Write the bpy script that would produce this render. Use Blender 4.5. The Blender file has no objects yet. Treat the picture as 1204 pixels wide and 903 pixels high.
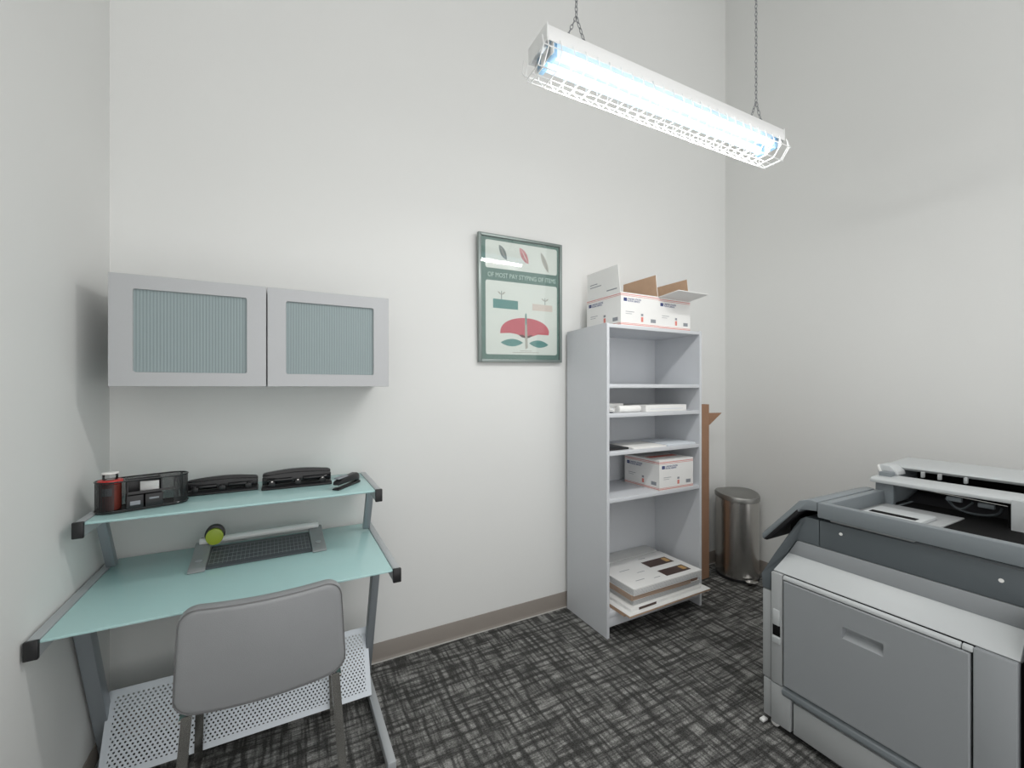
import bpy, bmesh, math, random
from mathutils import Vector, Matrix

random.seed(7)
C = bpy.context.scene.collection
PI = math.pi

# ------------------------------------------------------------------ camera, light, exposure
CAM_H = 1.45
YAW = math.radians(28.1)
cam_d = bpy.data.cameras.new('camera')
cam_d.sensor_width = 36.0
cam_d.lens = 36.0 * 500.0 / 1204.0
cam_d.shift_y = 3.5 / 1204.0
cam_d.clip_start = 0.02
cam = bpy.data.objects.new('camera', cam_d)
cam.location = (0, 0, CAM_H)
cam.rotation_euler = (PI / 2, 0, -YAW)
C.objects.link(cam)
bpy.context.scene.camera = cam

W = bpy.data.worlds.new('world')
bpy.context.scene.world = W
W.use_nodes = True
W.node_tree.nodes['Background'].inputs[0].default_value = (0.99, 0.985, 0.975, 1)
W.node_tree.nodes['Background'].inputs[1].default_value = 1.38

FIX_POWER = 19.0
vs = bpy.context.scene.view_settings
vs.view_transform = 'Standard'
vs.look = 'None'
vs.exposure = 0.0
vs.gamma = 1.0
vs.use_curve_mapping = False

# ------------------------------------------------------------------ materials
def lin(c):
    c = c / 255.0
    return c / 12.92 if c <= 0.04045 else ((c + 0.055) / 1.055) ** 2.4

def rgb(r, g, b):
    return (lin(r), lin(g), lin(b), 1)

def mat(name, col, rough=0.5, metal=0.0, spec=0.5, coat=0.0, noise=0.0, nscale=40.0, bump=0.0, bscale=300.0, emit=None, estr=0.0):
    m = bpy.data.materials.new(name)
    m.use_nodes = True
    nt = m.node_tree
    p = nt.nodes['Principled BSDF']
    p.inputs['Base Color'].default_value = col
    p.inputs['Roughness'].default_value = rough
    p.inputs['Metallic'].default_value = metal
    p.inputs['Specular IOR Level'].default_value = spec
    p.inputs['Coat Weight'].default_value = coat
    if emit:
        p.inputs['Emission Color'].default_value = emit
        p.inputs['Emission Strength'].default_value = estr
    tc = None
    if noise or bump:
        tc = nt.nodes.new('ShaderNodeTexCoord')
    if noise:
        n = nt.nodes.new('ShaderNodeTexNoise')
        n.inputs['Scale'].default_value = nscale
        n.inputs['Detail'].default_value = 4
        nt.links.new(tc.outputs['Object'], n.inputs['Vector'])
        mr = nt.nodes.new('ShaderNodeMapRange')
        mr.inputs['To Min'].default_value = 1 - noise
        mr.inputs['To Max'].default_value = 1 + noise
        nt.links.new(n.outputs['Fac'], mr.inputs['Value'])
        mx = nt.nodes.new('ShaderNodeVectorMath')
        mx.operation = 'SCALE'
        mx.inputs[0].default_value = col[:3]
        nt.links.new(mr.outputs['Result'], mx.inputs['Scale'])
        nt.links.new(mx.outputs['Vector'], p.inputs['Base Color'])
    if bump:
        n2 = nt.nodes.new('ShaderNodeTexNoise')
        n2.inputs['Scale'].default_value = bscale
        n2.inputs['Detail'].default_value = 3
        nt.links.new(tc.outputs['Object'], n2.inputs['Vector'])
        b = nt.nodes.new('ShaderNodeBump')
        b.inputs['Strength'].default_value = bump
        b.inputs['Distance'].default_value = 0.002
        nt.links.new(n2.outputs['Fac'], b.inputs['Height'])
        nt.links.new(b.outputs['Normal'], p.inputs['Normal'])
    return m

M = {}
M['wall'] = mat('wall_paint', rgb(226, 227, 225), 0.75, spec=0.25, bump=0.12, bscale=260, noise=0.012, nscale=2)
M['ceiling'] = mat('ceiling_paint', rgb(190, 190, 188), 0.9, bump=0.1)
M['baseboard'] = mat('baseboard_vinyl', rgb(141, 134, 127), 0.5, noise=0.05, nscale=9)
M['baselip'] = mat('baseboard_lip', rgb(190, 188, 184), 0.5)
M['laminate'] = mat('grey_laminate', rgb(206, 209, 213), 0.42, noise=0.015, nscale=90)
M['cab_alu'] = mat('brushed_aluminium_paint', rgb(183, 185, 187), 0.36, metal=0.15, noise=0.015, nscale=120)
M['cab_box'] = mat('cabinet_box', rgb(176, 178, 180), 0.5)
M['silver'] = mat('silver_powdercoat', rgb(186, 190, 193), 0.38, metal=0.35)
M['silverleg'] = mat('silver_leg', rgb(150, 157, 162), 0.4, metal=0.35)
M['chrome'] = mat('chrome', rgb(222, 221, 218), 0.16, metal=1.0)
M['black'] = mat('black_plastic', rgb(28, 28, 30), 0.38)
M['blackgloss'] = mat('black_gloss', rgb(22, 22, 24), 0.2)
M['blackvoid'] = mat('black_void', rgb(9, 9, 10), 0.8, spec=0.2)
M['leather'] = mat('grey_leatherette', rgb(148, 150, 152), 0.42, bump=0.25, bscale=420, noise=0.03, nscale=14)
M['seam'] = mat('seam_thread', rgb(116, 116, 117), 0.6)
M['kraft'] = mat('kraft_card', rgb(190, 160, 134), 0.8, noise=0.06, nscale=30)
M['kraftdark'] = mat('kraft_card_brown', rgb(158, 122, 97), 0.8, noise=0.12, nscale=12)
M['card_white'] = mat('white_card', rgb(232, 232, 230), 0.55, noise=0.015, nscale=30)
M['card_grey'] = mat('grey_card', rgb(198, 199, 198), 0.6, noise=0.03, nscale=20)
M['paper'] = mat('white_paper', rgb(238, 238, 235), 0.7)
M['paperblue'] = mat('pale_paper', rgb(214, 220, 226), 0.7)
M['red'] = mat('red_print', rgb(206, 92, 88), 0.6)
M['redstripe'] = mat('red_stripe', rgb(216, 130, 120), 0.6)
M['navy'] = mat('navy_print', rgb(62, 74, 128), 0.6)
M['inkgrey'] = mat('grey_print', rgb(140, 144, 150), 0.6)
M['brownphoto'] = mat('brown_photo', rgb(68, 48, 40), 0.35, noise=0.35, nscale=40)
M['gold'] = mat('gold_print', rgb(186, 148, 92), 0.5, noise=0.3, nscale=90)
M['steel_can'] = mat('brushed_steel', rgb(206, 204, 200), 0.27, metal=1.0)
M['steel_lid'] = mat('lid_steel', rgb(150, 150, 147), 0.4, metal=0.8)
M['cop_light'] = mat('copier_light_grey', rgb(166, 169, 170), 0.45, bump=0.08, bscale=900)
M['cop_pale'] = mat('copier_pale_grey', rgb(186, 190, 191), 0.45, bump=0.08, bscale=900)
M['cop_door'] = mat('copier_door_grey', rgb(146, 150, 153), 0.5, bump=0.1, bscale=900)
M['cop_dark'] = mat('copier_dark_grey', rgb(88, 95, 99), 0.45, bump=0.08, bscale=900)
M['cop_mid'] = mat('copier_mid_grey', rgb(120, 127, 131), 0.42, bump=0.08, bscale=900)
M['white_metal'] = mat('white_enamel', rgb(232, 233, 232), 0.35)
M['chain'] = mat('zinc_chain', rgb(150, 152, 154), 0.4, metal=0.6)
M['tube'] = mat('fluorescent_tube', rgb(150, 170, 185), 0.4, emit=(0.56, 0.80, 1.0, 1), estr=1.0)
M['socket'] = mat('lampholder_blue_white', rgb(150, 190, 220), 0.4)
M['p_green'] = mat('poster_green', rgb(104, 132, 126), 0.6)
M['p_paper'] = mat('poster_paper', rgb(232, 232, 229), 0.7)
M['p_teal'] = mat('poster_teal', rgb(98, 148, 146), 0.6, noise=0.12, nscale=60)
M['p_red'] = mat('poster_red', rgb(206, 98, 112), 0.6, noise=0.14, nscale=45)
M['p_pink'] = mat('poster_pink', rgb(214, 150, 156), 0.6, noise=0.2, nscale=70)
M['p_grey'] = mat('poster_grey', rgb(140, 145, 146), 0.6, noise=0.2, nscale=70)
M['p_taupe'] = mat('poster_taupe', rgb(186, 180, 174), 0.6, noise=0.15, nscale=70)
M['p_pale'] = mat('poster_pale', rgb(222, 206, 200), 0.6, noise=0.08, nscale=70)
M['p_text'] = mat('poster_lettering', rgb(205, 220, 216), 0.6)
M['p_brown'] = mat('poster_brown', rgb(108, 66, 70), 0.6)
M['frame'] = mat('frame_silver_green', rgb(134, 144, 141), 0.35, metal=0.5)
M['lime'] = mat('lime_plastic', rgb(172, 190, 62), 0.35)
M['trim_mat'] = mat('trimmer_mat', rgb(84, 88, 92), 0.5)
M['trim_line'] = mat('trimmer_lines', rgb(138, 142, 144), 0.5)
M['trim_grey'] = mat('trimmer_grey', rgb(150, 153, 154), 0.4)
M['jar_red'] = mat('red_plastic', rgb(214, 62, 58), 0.35)
M['jar_brown'] = mat('red_brown_filling', rgb(112, 50, 40), 0.5, noise=0.4, nscale=120)

def glass_thin(name, tint, refl=1.0):
    m = bpy.data.materials.new(name); m.use_nodes = True
    nt = m.node_tree; nt.nodes.clear()
    out = nt.nodes.new('ShaderNodeOutputMaterial')
    tr = nt.nodes.new('ShaderNodeBsdfTransparent'); tr.inputs[0].default_value = tint
    gl = nt.nodes.new('ShaderNodeBsdfGlossy'); gl.inputs['Roughness'].default_value = 0.03
    fr = nt.nodes.new('ShaderNodeFresnel'); fr.inputs[0].default_value = 1.45
    mx = nt.nodes.new('ShaderNodeMixShader')
    nt.links.new(fr.outputs[0], mx.inputs[0]); nt.links.new(tr.outputs[0], mx.inputs[1]); nt.links.new(gl.outputs[0], mx.inputs[2])
    nt.links.new(mx.outputs[0], out.inputs[0])
    return m
M['pane'] = glass_thin('clear_glass_pane', (0.96, 0.98, 0.97, 1))
M['clear'] = glass_thin('clear_plastic', (0.9, 0.9, 0.9, 1))

def frosted(name, col, trans, tint):
    m = bpy.data.materials.new(name); m.use_nodes = True
    nt = m.node_tree
    p = nt.nodes['Principled BSDF']; out = nt.nodes['Material Output']
    p.inputs['Base Color'].default_value = col
    p.inputs['Roughness'].default_value = 0.09
    tl = nt.nodes.new('ShaderNodeBsdfTranslucent'); tl.inputs[0].default_value = col
    tr = nt.nodes.new('ShaderNodeBsdfTransparent'); tr.inputs[0].default_value = tint
    m1 = nt.nodes.new('ShaderNodeMixShader'); m1.inputs[0].default_value = 0.08
    m2 = nt.nodes.new('ShaderNodeMixShader'); m2.inputs[0].default_value = trans
    nt.links.new(p.outputs[0], m1.inputs[1]); nt.links.new(tl.outputs[0], m1.inputs[2])
    nt.links.new(m1.outputs[0], m2.inputs[1]); nt.links.new(tr.outputs[0], m2.inputs[2])
    nt.links.new(m2.outputs[0], out.inputs[0])
    return m
M['deskglass'] = frosted('frosted_teal_glass', rgb(196, 232, 231), 0.17, (0.82, 0.95, 0.95, 1))
M['glassedge'] = mat('glass_edge', rgb(160, 206, 206), 0.2)

def holes(name, col, pitch_u, pitch_v, rad, stagger=True, metal=0.3, rough=0.4):
    """sheet with real see-through holes laid out on its UV map (metres)"""
    m = bpy.data.materials.new(name); m.use_nodes = True
    nt = m.node_tree; L = nt.links.new
    p = nt.nodes['Principled BSDF']; out = nt.nodes['Material Output']
    p.inputs['Base Color'].default_value = col; p.inputs['Metallic'].default_value = metal; p.inputs['Roughness'].default_value = rough
    uv = nt.nodes.new('ShaderNodeUVMap')
    sep = nt.nodes.new('ShaderNodeSeparateXYZ'); L(uv.outputs[0], sep.inputs[0])
    def math_(op, a, b=None):
        n = nt.nodes.new('ShaderNodeMath'); n.operation = op
        for i, v in enumerate((a, b)):
            if v is None: continue
            if isinstance(v, (int, float)): n.inputs[i].default_value = v
            else: L(v, n.inputs[i])
        return n.outputs[0]
    def dist(ou, ov):
        u = math_('SUBTRACT', math_('FRACT', math_('ADD', math_('DIVIDE', sep.outputs[0], pitch_u), ou)), 0.5)
        v = math_('SUBTRACT', math_('FRACT', math_('ADD', math_('DIVIDE', sep.outputs[1], pitch_v), ov)), 0.5)
        u = math_('MULTIPLY', u, pitch_u); v = math_('MULTIPLY', v, pitch_v)
        return math_('SQRT', math_('ADD', math_('MULTIPLY', u, u), math_('MULTIPLY', v, v)))
    d = dist(0, 0)
    if stagger:
        d = math_('MINIMUM', d, dist(0.5, 0.5))
    h = math_('LESS_THAN', d, rad)
    # holes stop short of the sheet's border (v < 0 marks the plain border)
    ok = math_('GREATER_THAN', sep.outputs[1], 0.0)
    h = math_('MULTIPLY', h, ok)
    tr = nt.nodes.new('ShaderNodeBsdfTransparent')
    mx = nt.nodes.new('ShaderNodeMixShader')
    L(h, mx.inputs[0]); L(p.outputs[0], mx.inputs[1]); L(tr.outputs[0], mx.inputs[2]); L(mx.outputs[0], out.inputs[0])
    return m
M['perf'] = holes('perforated_silver_sheet', rgb(205, 212, 218), 0.0150, 0.0230, 0.0034)
M['wiremesh'] = holes('black_wire_mesh', rgb(24, 24, 26), 0.0034, 0.0034, 0.00074, True, 0.0, 0.45)

# ribbed cabinet glass: vertical flutes
def ribbed():
    m = bpy.data.materials.new('ribbed_frosted_glass'); m.use_nodes = True
    nt = m.node_tree; L = nt.links.new
    p = nt.nodes['Principled BSDF']
    tc = nt.nodes.new('ShaderNodeTexCoord')
    w = nt.nodes.new('ShaderNodeTexWave'); w.wave_type = 'BANDS'; w.bands_direction = 'X'
    w.inputs['Scale'].default_value = 0.314 / 0.0095 * 0.98
    L(tc.outputs['Object'], w.inputs['Vector'])
    mx = nt.nodes.new('ShaderNodeMix'); mx.data_type = 'RGBA'
    mx.inputs[6].default_value = rgb(136, 150, 152); mx.inputs[7].default_value = rgb(146, 161, 163)
    L(w.outputs['Fac'], mx.inputs[0]); L(mx.outputs[2], p.inputs['Base Color'])
    p.inputs['Roughness'].default_value = 0.3
    b = nt.nodes.new('ShaderNodeBump'); b.inputs['Strength'].default_value = 0.3; b.inputs['Distance'].default_value = 0.002
    L(w.outputs['Fac'], b.inputs['Height']); L(b.outputs['Normal'], p.inputs['Normal'])
    return m
M['ribbed'] = ribbed()

def carpet():
    m = bpy.data.materials.new('woven_carpet_tile'); m.use_nodes = True
    nt = m.node_tree; L = nt.links.new
    p = nt.nodes['Principled BSDF']; p.inputs['Roughness'].default_value = 0.95; p.inputs['Specular IOR Level'].default_value = 0.1
    tc = nt.nodes.new('ShaderNodeTexCoord')
    def nz(sx, sy, scale, detail=2, off=0):
        mp = nt.nodes.new('ShaderNodeMapping'); mp.inputs['Scale'].default_value = (sx, sy, 1); mp.inputs['Location'].default_value = (off, off * .7, off)
        L(tc.outputs['Object'], mp.inputs[0])
        n = nt.nodes.new('ShaderNodeTexNoise'); n.inputs['Scale'].default_value = scale; n.inputs['Detail'].default_value = detail
        n.inputs['Roughness'].default_value = 0.6
        L(mp.outputs[0], n.inputs['Vector']); return n.outputs['Fac']
    def rng(v, a, b, c=0.0, d=1.0):
        r = nt.nodes.new('ShaderNodeMapRange'); r.inputs[1].default_value = a; r.inputs[2].default_value = b
        r.inputs[3].default_value = c; r.inputs[4].default_value = d; L(v, r.inputs[0]); return r.outputs[0]
    def mth(op, a, b):
        n = nt.nodes.new('ShaderNodeMath'); n.operation = op
        for i, v in enumerate((a, b)):
            if isinstance(v, (int, float)): n.inputs[i].default_value = v
            else: L(v, n.inputs[i])
        return n.outputs[0]
    a = rng(nz(0.10, 1.0, 46, 2, 0), 0.40, 0.60)        # streaks along X
    b = rng(nz(1.0, 0.10, 46, 2, 5), 0.40, 0.60)        # streaks along Y
    cell = mth('MULTIPLY', a, b)
    fine = rng(nz(0.5, 1.0, 260, 2, 9), 0.35, 0.65, 0.55, 1.35)
    blot = rng(nz(1, 1, 9, 2, 3), 0.35, 0.65, 0.75, 1.2)
    fac = mth('MULTIPLY', mth('ADD', mth('MULTIPLY', cell, 0.75), mth('MULTIPLY', mth('ADD', a, b), 0.10)), blot)
    mx = nt.nodes.new('ShaderNodeMix'); mx.data_type = 'RGBA'
    mx.inputs[6].default_value = rgb(66, 66, 65); mx.inputs[7].default_value = rgb(158, 158, 155)
    L(fac, mx.inputs[0])
    sc = nt.nodes.new('ShaderNodeVectorMath'); sc.operation = 'SCALE'
    L(mx.outputs[2], sc.inputs[0]); L(fine, sc.inputs['Scale']); L(sc.outputs[0], p.inputs['Base Color'])
    bp = nt.nodes.new('ShaderNodeBump'); bp.inputs['Strength'].default_value = 0.6; bp.inputs['Distance'].default_value = 0.004
    L(fine, bp.inputs['Height']); L(bp.outputs[0], p.inputs['Normal'])
    return m
M['carpet'] = carpet()

# ------------------------------------------------------------------ mesh builder
class B:
    def __init__(s):
        s.bm = bmesh.new(); s.mats = []
    def mi(s, m):
        m = M[m] if isinstance(m, str) else m
        if m not in s.mats: s.mats.append(m)
        return s.mats.index(m)
    def _merge(s, t, m, mtx=None):
        k = s.mi(m)
        for f in t.faces: f.material_index = k
        if mtx is not None: bmesh.ops.transform(t, matrix=mtx, verts=t.verts)
        bmesh.ops.recalc_face_normals(t, faces=t.faces)
        me = bpy.data.meshes.new('tmp'); t.to_mesh(me); t.free()
        s.bm.from_mesh(me); bpy.data.meshes.remove(me)
    def box(s, x0, x1, y0, y1, z0, z1, m, bev=0.0, seg=2, mtx=None):
        t = bmesh.new()
        bmesh.ops.create_cube(t, size=1)
        for v in t.verts:
            v.co = Vector(((x0 + x1) / 2 + v.co.x * (x1 - x0), (y0 + y1) / 2 + v.co.y * (y1 - y0), (z0 + z1) / 2 + v.co.z * (z1 - z0)))
        if bev:
            bmesh.ops.bevel(t, geom=list(t.edges), offset=bev, segments=seg, profile=0.5, affect='EDGES', clamp_overlap=True)
        s._merge(t, m, mtx); return s
    def prism(s, pts, axis, a0, a1, m, bev=0.0, seg=2, mtx=None):
        """2-D outline extruded along an axis; a0/a1 may be lists (one per point)"""
        t = bmesh.new(); n = len(pts)
        A0 = a0 if isinstance(a0, (list, tuple)) else [a0] * n
        A1 = a1 if isinstance(a1, (list, tuple)) else [a1] * n
        def P(p, a):
            return {'x': (a, p[0], p[1]), 'y': (p[0], a, p[1]), 'z': (p[0], p[1], a)}[axis]
        v0 = [t.verts.new(P(p, a)) for p, a in zip(pts, A0)]
        v1 = [t.verts.new(P(p, a)) for p, a in zip(pts, A1)]
        t.faces.new(v0); t.faces.new(v1[::-1])
        for i in range(n):
            j = (i + 1) % n
            t.faces.new((v0[i], v1[i], v1[j], v0[j]))
        bmesh.ops.recalc_face_normals(t, faces=t.faces)
        if bev:
            bmesh.ops.bevel(t, geom=list(t.edges), offset=bev, segments=seg, profile=0.5, affect='EDGES', clamp_overlap=True)
        s._merge(t, m, mtx); return s
    def cyl(s, p0, p1, r, m, seg=20, r2=None, bev=0.0, mtx=None):
        p0, p1 = Vector(p0), Vector(p1); d = p1 - p0
        t = bmesh.new()
        bmesh.ops.create_cone(t, cap_ends=True, segments=seg, radius1=r, radius2=r if r2 is None else r2, depth=d.length)
        if bev:
            es = [e for e in t.edges if abs(e.verts[0].co.z - e.verts[1].co.z) < 1e-6]
            bmesh.ops.bevel(t, geom=es, offset=bev, segments=2, profile=0.5, affect='EDGES')
        q = Vector((0, 0, 1)).rotation_difference(d.normalized())
        bmesh.ops.transform(t, matrix=Matrix.Translation((p0 + p1) / 2) @ q.to_matrix().to_4x4(), verts=t.verts)
        s._merge(t, m, mtx); return s
    def tube(s, path, r, m, closed=False, seg=6, mtx=None):
        t = bmesh.new(); n = len(path); P = [Vector(p) for p in path]; rings = []
        up = None
        for i in range(n):
            a = P[(i - 1) % n] if (closed or i > 0) else P[i]
            b = P[(i + 1) % n] if (closed or i < n - 1) else P[i]
            d = (b - a).normalized()
            if up is None:
                up = Vector((0, 0, 1)) if abs(d.z) < .9 else Vector((1, 0, 0))
            x = d.cross(up)
            if x.length < 1e-5: x = d.cross(Vector((0, 1, 0)))
            x.normalize(); y = x.cross(d).normalized(); up = y
            rings.append([t.verts.new(P[i] + (x * math.cos(k * 2 * PI / seg) + y * math.sin(k * 2 * PI / seg)) * r) for k in range(seg)])
        for i in range(n if closed else n - 1):
            A, Bq = rings[i], rings[(i + 1) % n]
            for k in range(seg):
                t.faces.new((A[k], A[(k + 1) % seg], Bq[(k + 1) % seg], Bq[k]))
        if not closed:
            t.faces.new(rings[0][::-1]); t.faces.new(rings[-1])
        s._merge(t, m, mtx); return s
    def loft(s, rings, m, cap0=True, cap1=True, mtx=None):
        t = bmesh.new(); R = [[t.verts.new(p) for p in ring] for ring in rings]; n = len(R[0])
        for A, Bq in zip(R[:-1], R[1:]):
            for k in range(n):
                t.faces.new((A[k], A[(k + 1) % n], Bq[(k + 1) % n], Bq[k]))
        if cap0: t.faces.new(R[0][::-1])
        if cap1: t.faces.new(R[-1])
        s._merge(t, m, mtx); return s
    def quad(s, pts, m, mtx=None):
        t = bmesh.new(); t.faces.new([t.verts.new(p) for p in pts])
        k = s.mi(m)
        for f in t.faces: f.material_index = k
        if mtx is not None: bmesh.ops.transform(t, matrix=mtx, verts=t.verts)
        me = bpy.data.meshes.new('tmp'); t.to_mesh(me); t.free(); s.bm.from_mesh(me); bpy.data.meshes.remove(me)
        return s
    def text(s, txt, size, org, ux, uy, m, width=None, align='LEFT'):
        """raised lettering: org = baseline start, ux = reading direction, uy = up"""
        cu = bpy.data.curves.new('lettering', 'FONT'); cu.body = txt; cu.size = size; cu.extrude = 0.0004; cu.resolution_u = 2
        cu.align_x = align
        ob = bpy.data.objects.new('lettering', cu); C.objects.link(ob)
        dg = bpy.context.evaluated_depsgraph_get(); dg.update()
        me = bpy.data.meshes.new_from_object(ob.evaluated_get(dg))
        bpy.data.objects.remove(ob); bpy.data.curves.remove(cu)
        t = bmesh.new(); t.from_mesh(me); bpy.data.meshes.remove(me)
        ux, uy = Vector(ux).normalized(), Vector(uy).normalized(); uz = ux.cross(uy)
        if width and t.verts:
            w = max(v.co.x for v in t.verts) - min(v.co.x for v in t.verts)
            for v in t.verts: v.co.x *= width / w
        mt = Matrix((ux, uy, uz)).transposed().to_4x4(); mt.translation = Vector(org)
        s._merge(t, m, mt); return s
    def done(s, name, parent=None, loc=None, angle=35, sheet=None):
        me = bpy.data.meshes.new(name)
        off = Vector((0, 0, 0))
        if parent is not None: off = Vector(parent.get('_o', (0, 0, 0)))
        if loc is not None: off = Vector(loc)
        if off.length: bmesh.ops.translate(s.bm, vec=-off, verts=s.bm.verts)
        s.bm.to_mesh(me); s.bm.free()
        for m in s.mats: me.materials.append(m)
        for p in me.polygons: p.use_smooth = True
        me.set_sharp_from_angle(angle=math.radians(angle))
        o = bpy.data.objects.new(name, me); C.objects.link(o)
        if parent is not None:
            o.parent = parent; o['_o'] = tuple(off)
        elif loc is not None:
            o.location = loc; o['_o'] = tuple(off)
        return o

def tag(o, label, cat, group=None):
    o['label'] = label; o['category'] = cat
    if group: o['group'] = group
    return o

def thing(name, label, cat, loc=(0, 0, 0), rot=(0, 0, 0), group=None, world=True):
    """Empty at the thing's base. world=True: its parts are given in room coordinates"""
    o = bpy.data.objects.new(name, None); C.objects.link(o)
    o.location = loc; o.rotation_euler = rot; o.empty_display_size = 0.1
    o['_o'] = tuple(loc) if world else (0, 0, 0)
    return tag(o, label, cat, group)

def struct(name, b):
    o = b.done(name); o['kind'] = 'structure'; return o

def rounded(w, h, r, n=6, cx=0, cy=0):
    pts = []
    for (sx, sy, a0) in ((1, 1, 0), (-1, 1, 90), (-1, -1, 180), (1, -1, 270)):
        for k in range(n + 1):
            a = math.radians(a0 + 90 * k / n)
            pts.append((cx + sx * (w / 2 - r) + r * math.cos(a), cy + sy * (h / 2 - r) + r * math.sin(a)))
    return pts

def arc(c, r, a0, a1, n):
    return [(c[0] + r * math.cos(math.radians(a0 + (a1 - a0) * k / n)), c[1] + r * math.sin(math.radians(a0 + (a1 - a0) * k / n))) for k in range(n + 1)]

def uv_metric(o, fu, fv):
    """give the sheet a UV map in metres"""
    me = o.data; uv = me.uv_layers.new(name='UVMap')
    for lp in me.loops:
        co = me.vertices[lp.vertex_index].co
        uv.data[lp.index].uv = (fu(co), fv(co))

# ------------------------------------------------------------------ the room
XL, XR, YB, YF, ZC = -0.634, 3.275, 2.314, -0.6, 5.0
b = B(); b.box(XL - .1, XR + .1, YF, YB + .1, -0.1, 0, 'carpet'); struct('floor', b)
b = B(); b.box(XL - .1, XR + .1, YB, YB + .1, 0, ZC, 'wall'); struct('wall_back', b)
b = B(); b.box(XL - .1, XL, YF, YB, 0, ZC, 'wall'); struct('wall_left', b)
b = B(); b.box(XR, XR + .1, YF, YB, 0, ZC, 'wall'); struct('wall_right', b)
b = B(); b.box(XL - .1, XR + .1, YF, YB + .1, ZC, ZC + .1, 'ceiling'); struct('ceiling', b)
def base_profile(z=0.1):
    return [(0, 0), (.014, 0), (.013, .004), (.0075, .012), (.006, .02), (.006, z - .004), (.004, z), (0, z)]
b = B(); b.prism([(YB - p, q) for p, q in base_profile()], 'x', XL, XR, 'baseboard')
b.box(XL, XR, YB - .0165, YB - .001, 0, .006, 'baselip', .002); struct('baseboard_back', b)
b = B(); b.prism([(XL + p, q) for p, q in base_profile()], 'y', YF, YB - .0145, 'baseboard'); struct('baseboard_left', b)
b = B(); b.prism([(XR - p, q) for p, q in base_profile()], 'y', YF, YB - .0145, 'baseboard'); struct('baseboard_right', b)

# ------------------------------------------------------------------ hanging light
FXL, FXR = 0.728, 1.948            # ends of the housing along its own axis
FY, FZ = 1.166, 2.542              # middle line and underside
FROT = math.radians(-1.4)
fc = ((FXL + FXR) / 2, FY, FZ)
LF = thing('hanging_light', 'long white twin-tube hanging light with a wire cage, on chains below the ceiling', 'light', fc, (0, 0, FROT), world=False)
HL = (FXR - FXL) / 2
b = B()
prof = [(-.060, -.004), (-.062, .0), (-.058, .046), (-.050, .052), (.050, .052), (.058, .046), (.062, .0), (.060, -.004), (.056, -.001), (.05, .012), (-.05, .012), (-.056, -.001)]
b.prism(prof, 'x', -HL, HL, 'white_metal', .001, 1)
for sx in (-1, 1):
    b.box(sx * (HL - .022) - .002, sx * (HL - .022) + .002, -.058, .058, -.034, .006, 'white_metal', .001)  # inner end plates, added to block light slipping past the lampholders
    b.box(sx * HL - (.004 if sx < 0 else 0), sx * HL + (.004 if sx > 0 else 0), -.061, .061, -.004, .051, 'white_metal', .001)
b.done('housing', LF)
for y in (-.030, .030):
    b = B(); b.cyl((-HL + .045, y, -.012), (HL - .045, y, -.012), .0155, 'tube', 20)
    tb = b.done('tube', LF)
    for sx in (-1, 1):
        b = B(); b.box(sx * (HL - .032) - .012, sx * (HL - .032) + .012, y - .016, y + .016, -.036, .013, 'socket', .004)
        b.done('lampholder', LF)
# wire guard
gp = [(-.064, .004), (-.074, -.034), (-.040, -.078), (.040, -.078), (.074, -.034), (.064, .004)]
b = B()
nh = 26
for k in range(nh):
    x = -HL - .006 + (2 * HL + .012) * k / (nh - 1)
    b.tube([(x, p, q) for p, q in gp], .0019, 'white_metal', seg=5)
for x in (-HL - .022, HL + .022):
    b.tube([(x, p * .94, q * .94) for p, q in gp], .0019, 'white_metal', seg=5)
for p, q in (gp[1], gp[2], (0, -.078), gp[3], gp[4]):
    b.tube([(-HL - .024, p, q), (HL + .024, p, q)], .0019, 'white_metal', seg=5)
b.done('wire_guard', LF)
def chain_bm(b, p0, p1, flip=0):
    p0, p1 = Vector(p0), Vector(p1); d = p1 - p0; n = max(2, int(d.length / .017)); ax = d.normalized()
    s1 = ax.cross(Vector((0, 1, 0))); s1.normalize(); s2 = ax.cross(s1)
    for k in range(n):
        c = p0 + d * ((k + .5) / n); s = s1 if (k + flip) % 2 else s2
        ring = [c + ax * (.0112 * math.cos(a * PI / 5)) + s * (.0048 * math.sin(a * PI / 5)) for a in range(10)]
        b.tube(ring, .0016, 'chain', closed=True, seg=5)
for cx in (-HL + .135, HL - .135):
    b = B()
    chain_bm(b, (cx - .045, -.02, .052), (cx, -.02, .150)); chain_bm(b, (cx + .045, -.02, .052), (cx, -.02, .150), 1)
    chain_bm(b, (cx, -.02, .150), (cx, -.02, ZC - FZ - .005))
    b.done('chain', LF)
# the light the two tubes give off
for axis, tilt, xx, yy, zz, sx, share in (('x', 0, 0, 0, -.058, 1.10, .26), ('x', -50, 0, -.030, -.056, 1.10, .21), ('x', 50, 0, .030, -.056, 1.10, .12),
                                          ('y', 36, -.40, 0, -.083, .05, .09), ('y', 36, -.12, 0, -.083, .05, .09), ('y', -36, .12, 0, -.083, .05, .10), ('y', -36, .40, 0, -.083, .05, .10)):
    ad = bpy.data.lights.new('tube_glow', 'AREA'); ad.shape = 'RECTANGLE'; ad.size = sx if axis == 'x' else .03; ad.size_y = .030 if axis == 'x' else .07
    ad.energy = FIX_POWER * share; ad.color = (1.0, .985, .96)
    al = bpy.data.objects.new('tube_glow', ad); C.objects.link(al); al.parent = LF
    al.location = (xx, yy, zz); al.rotation_euler = (math.radians(tilt), 0, 0) if axis == 'x' else (0, math.radians(tilt), 0)

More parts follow.
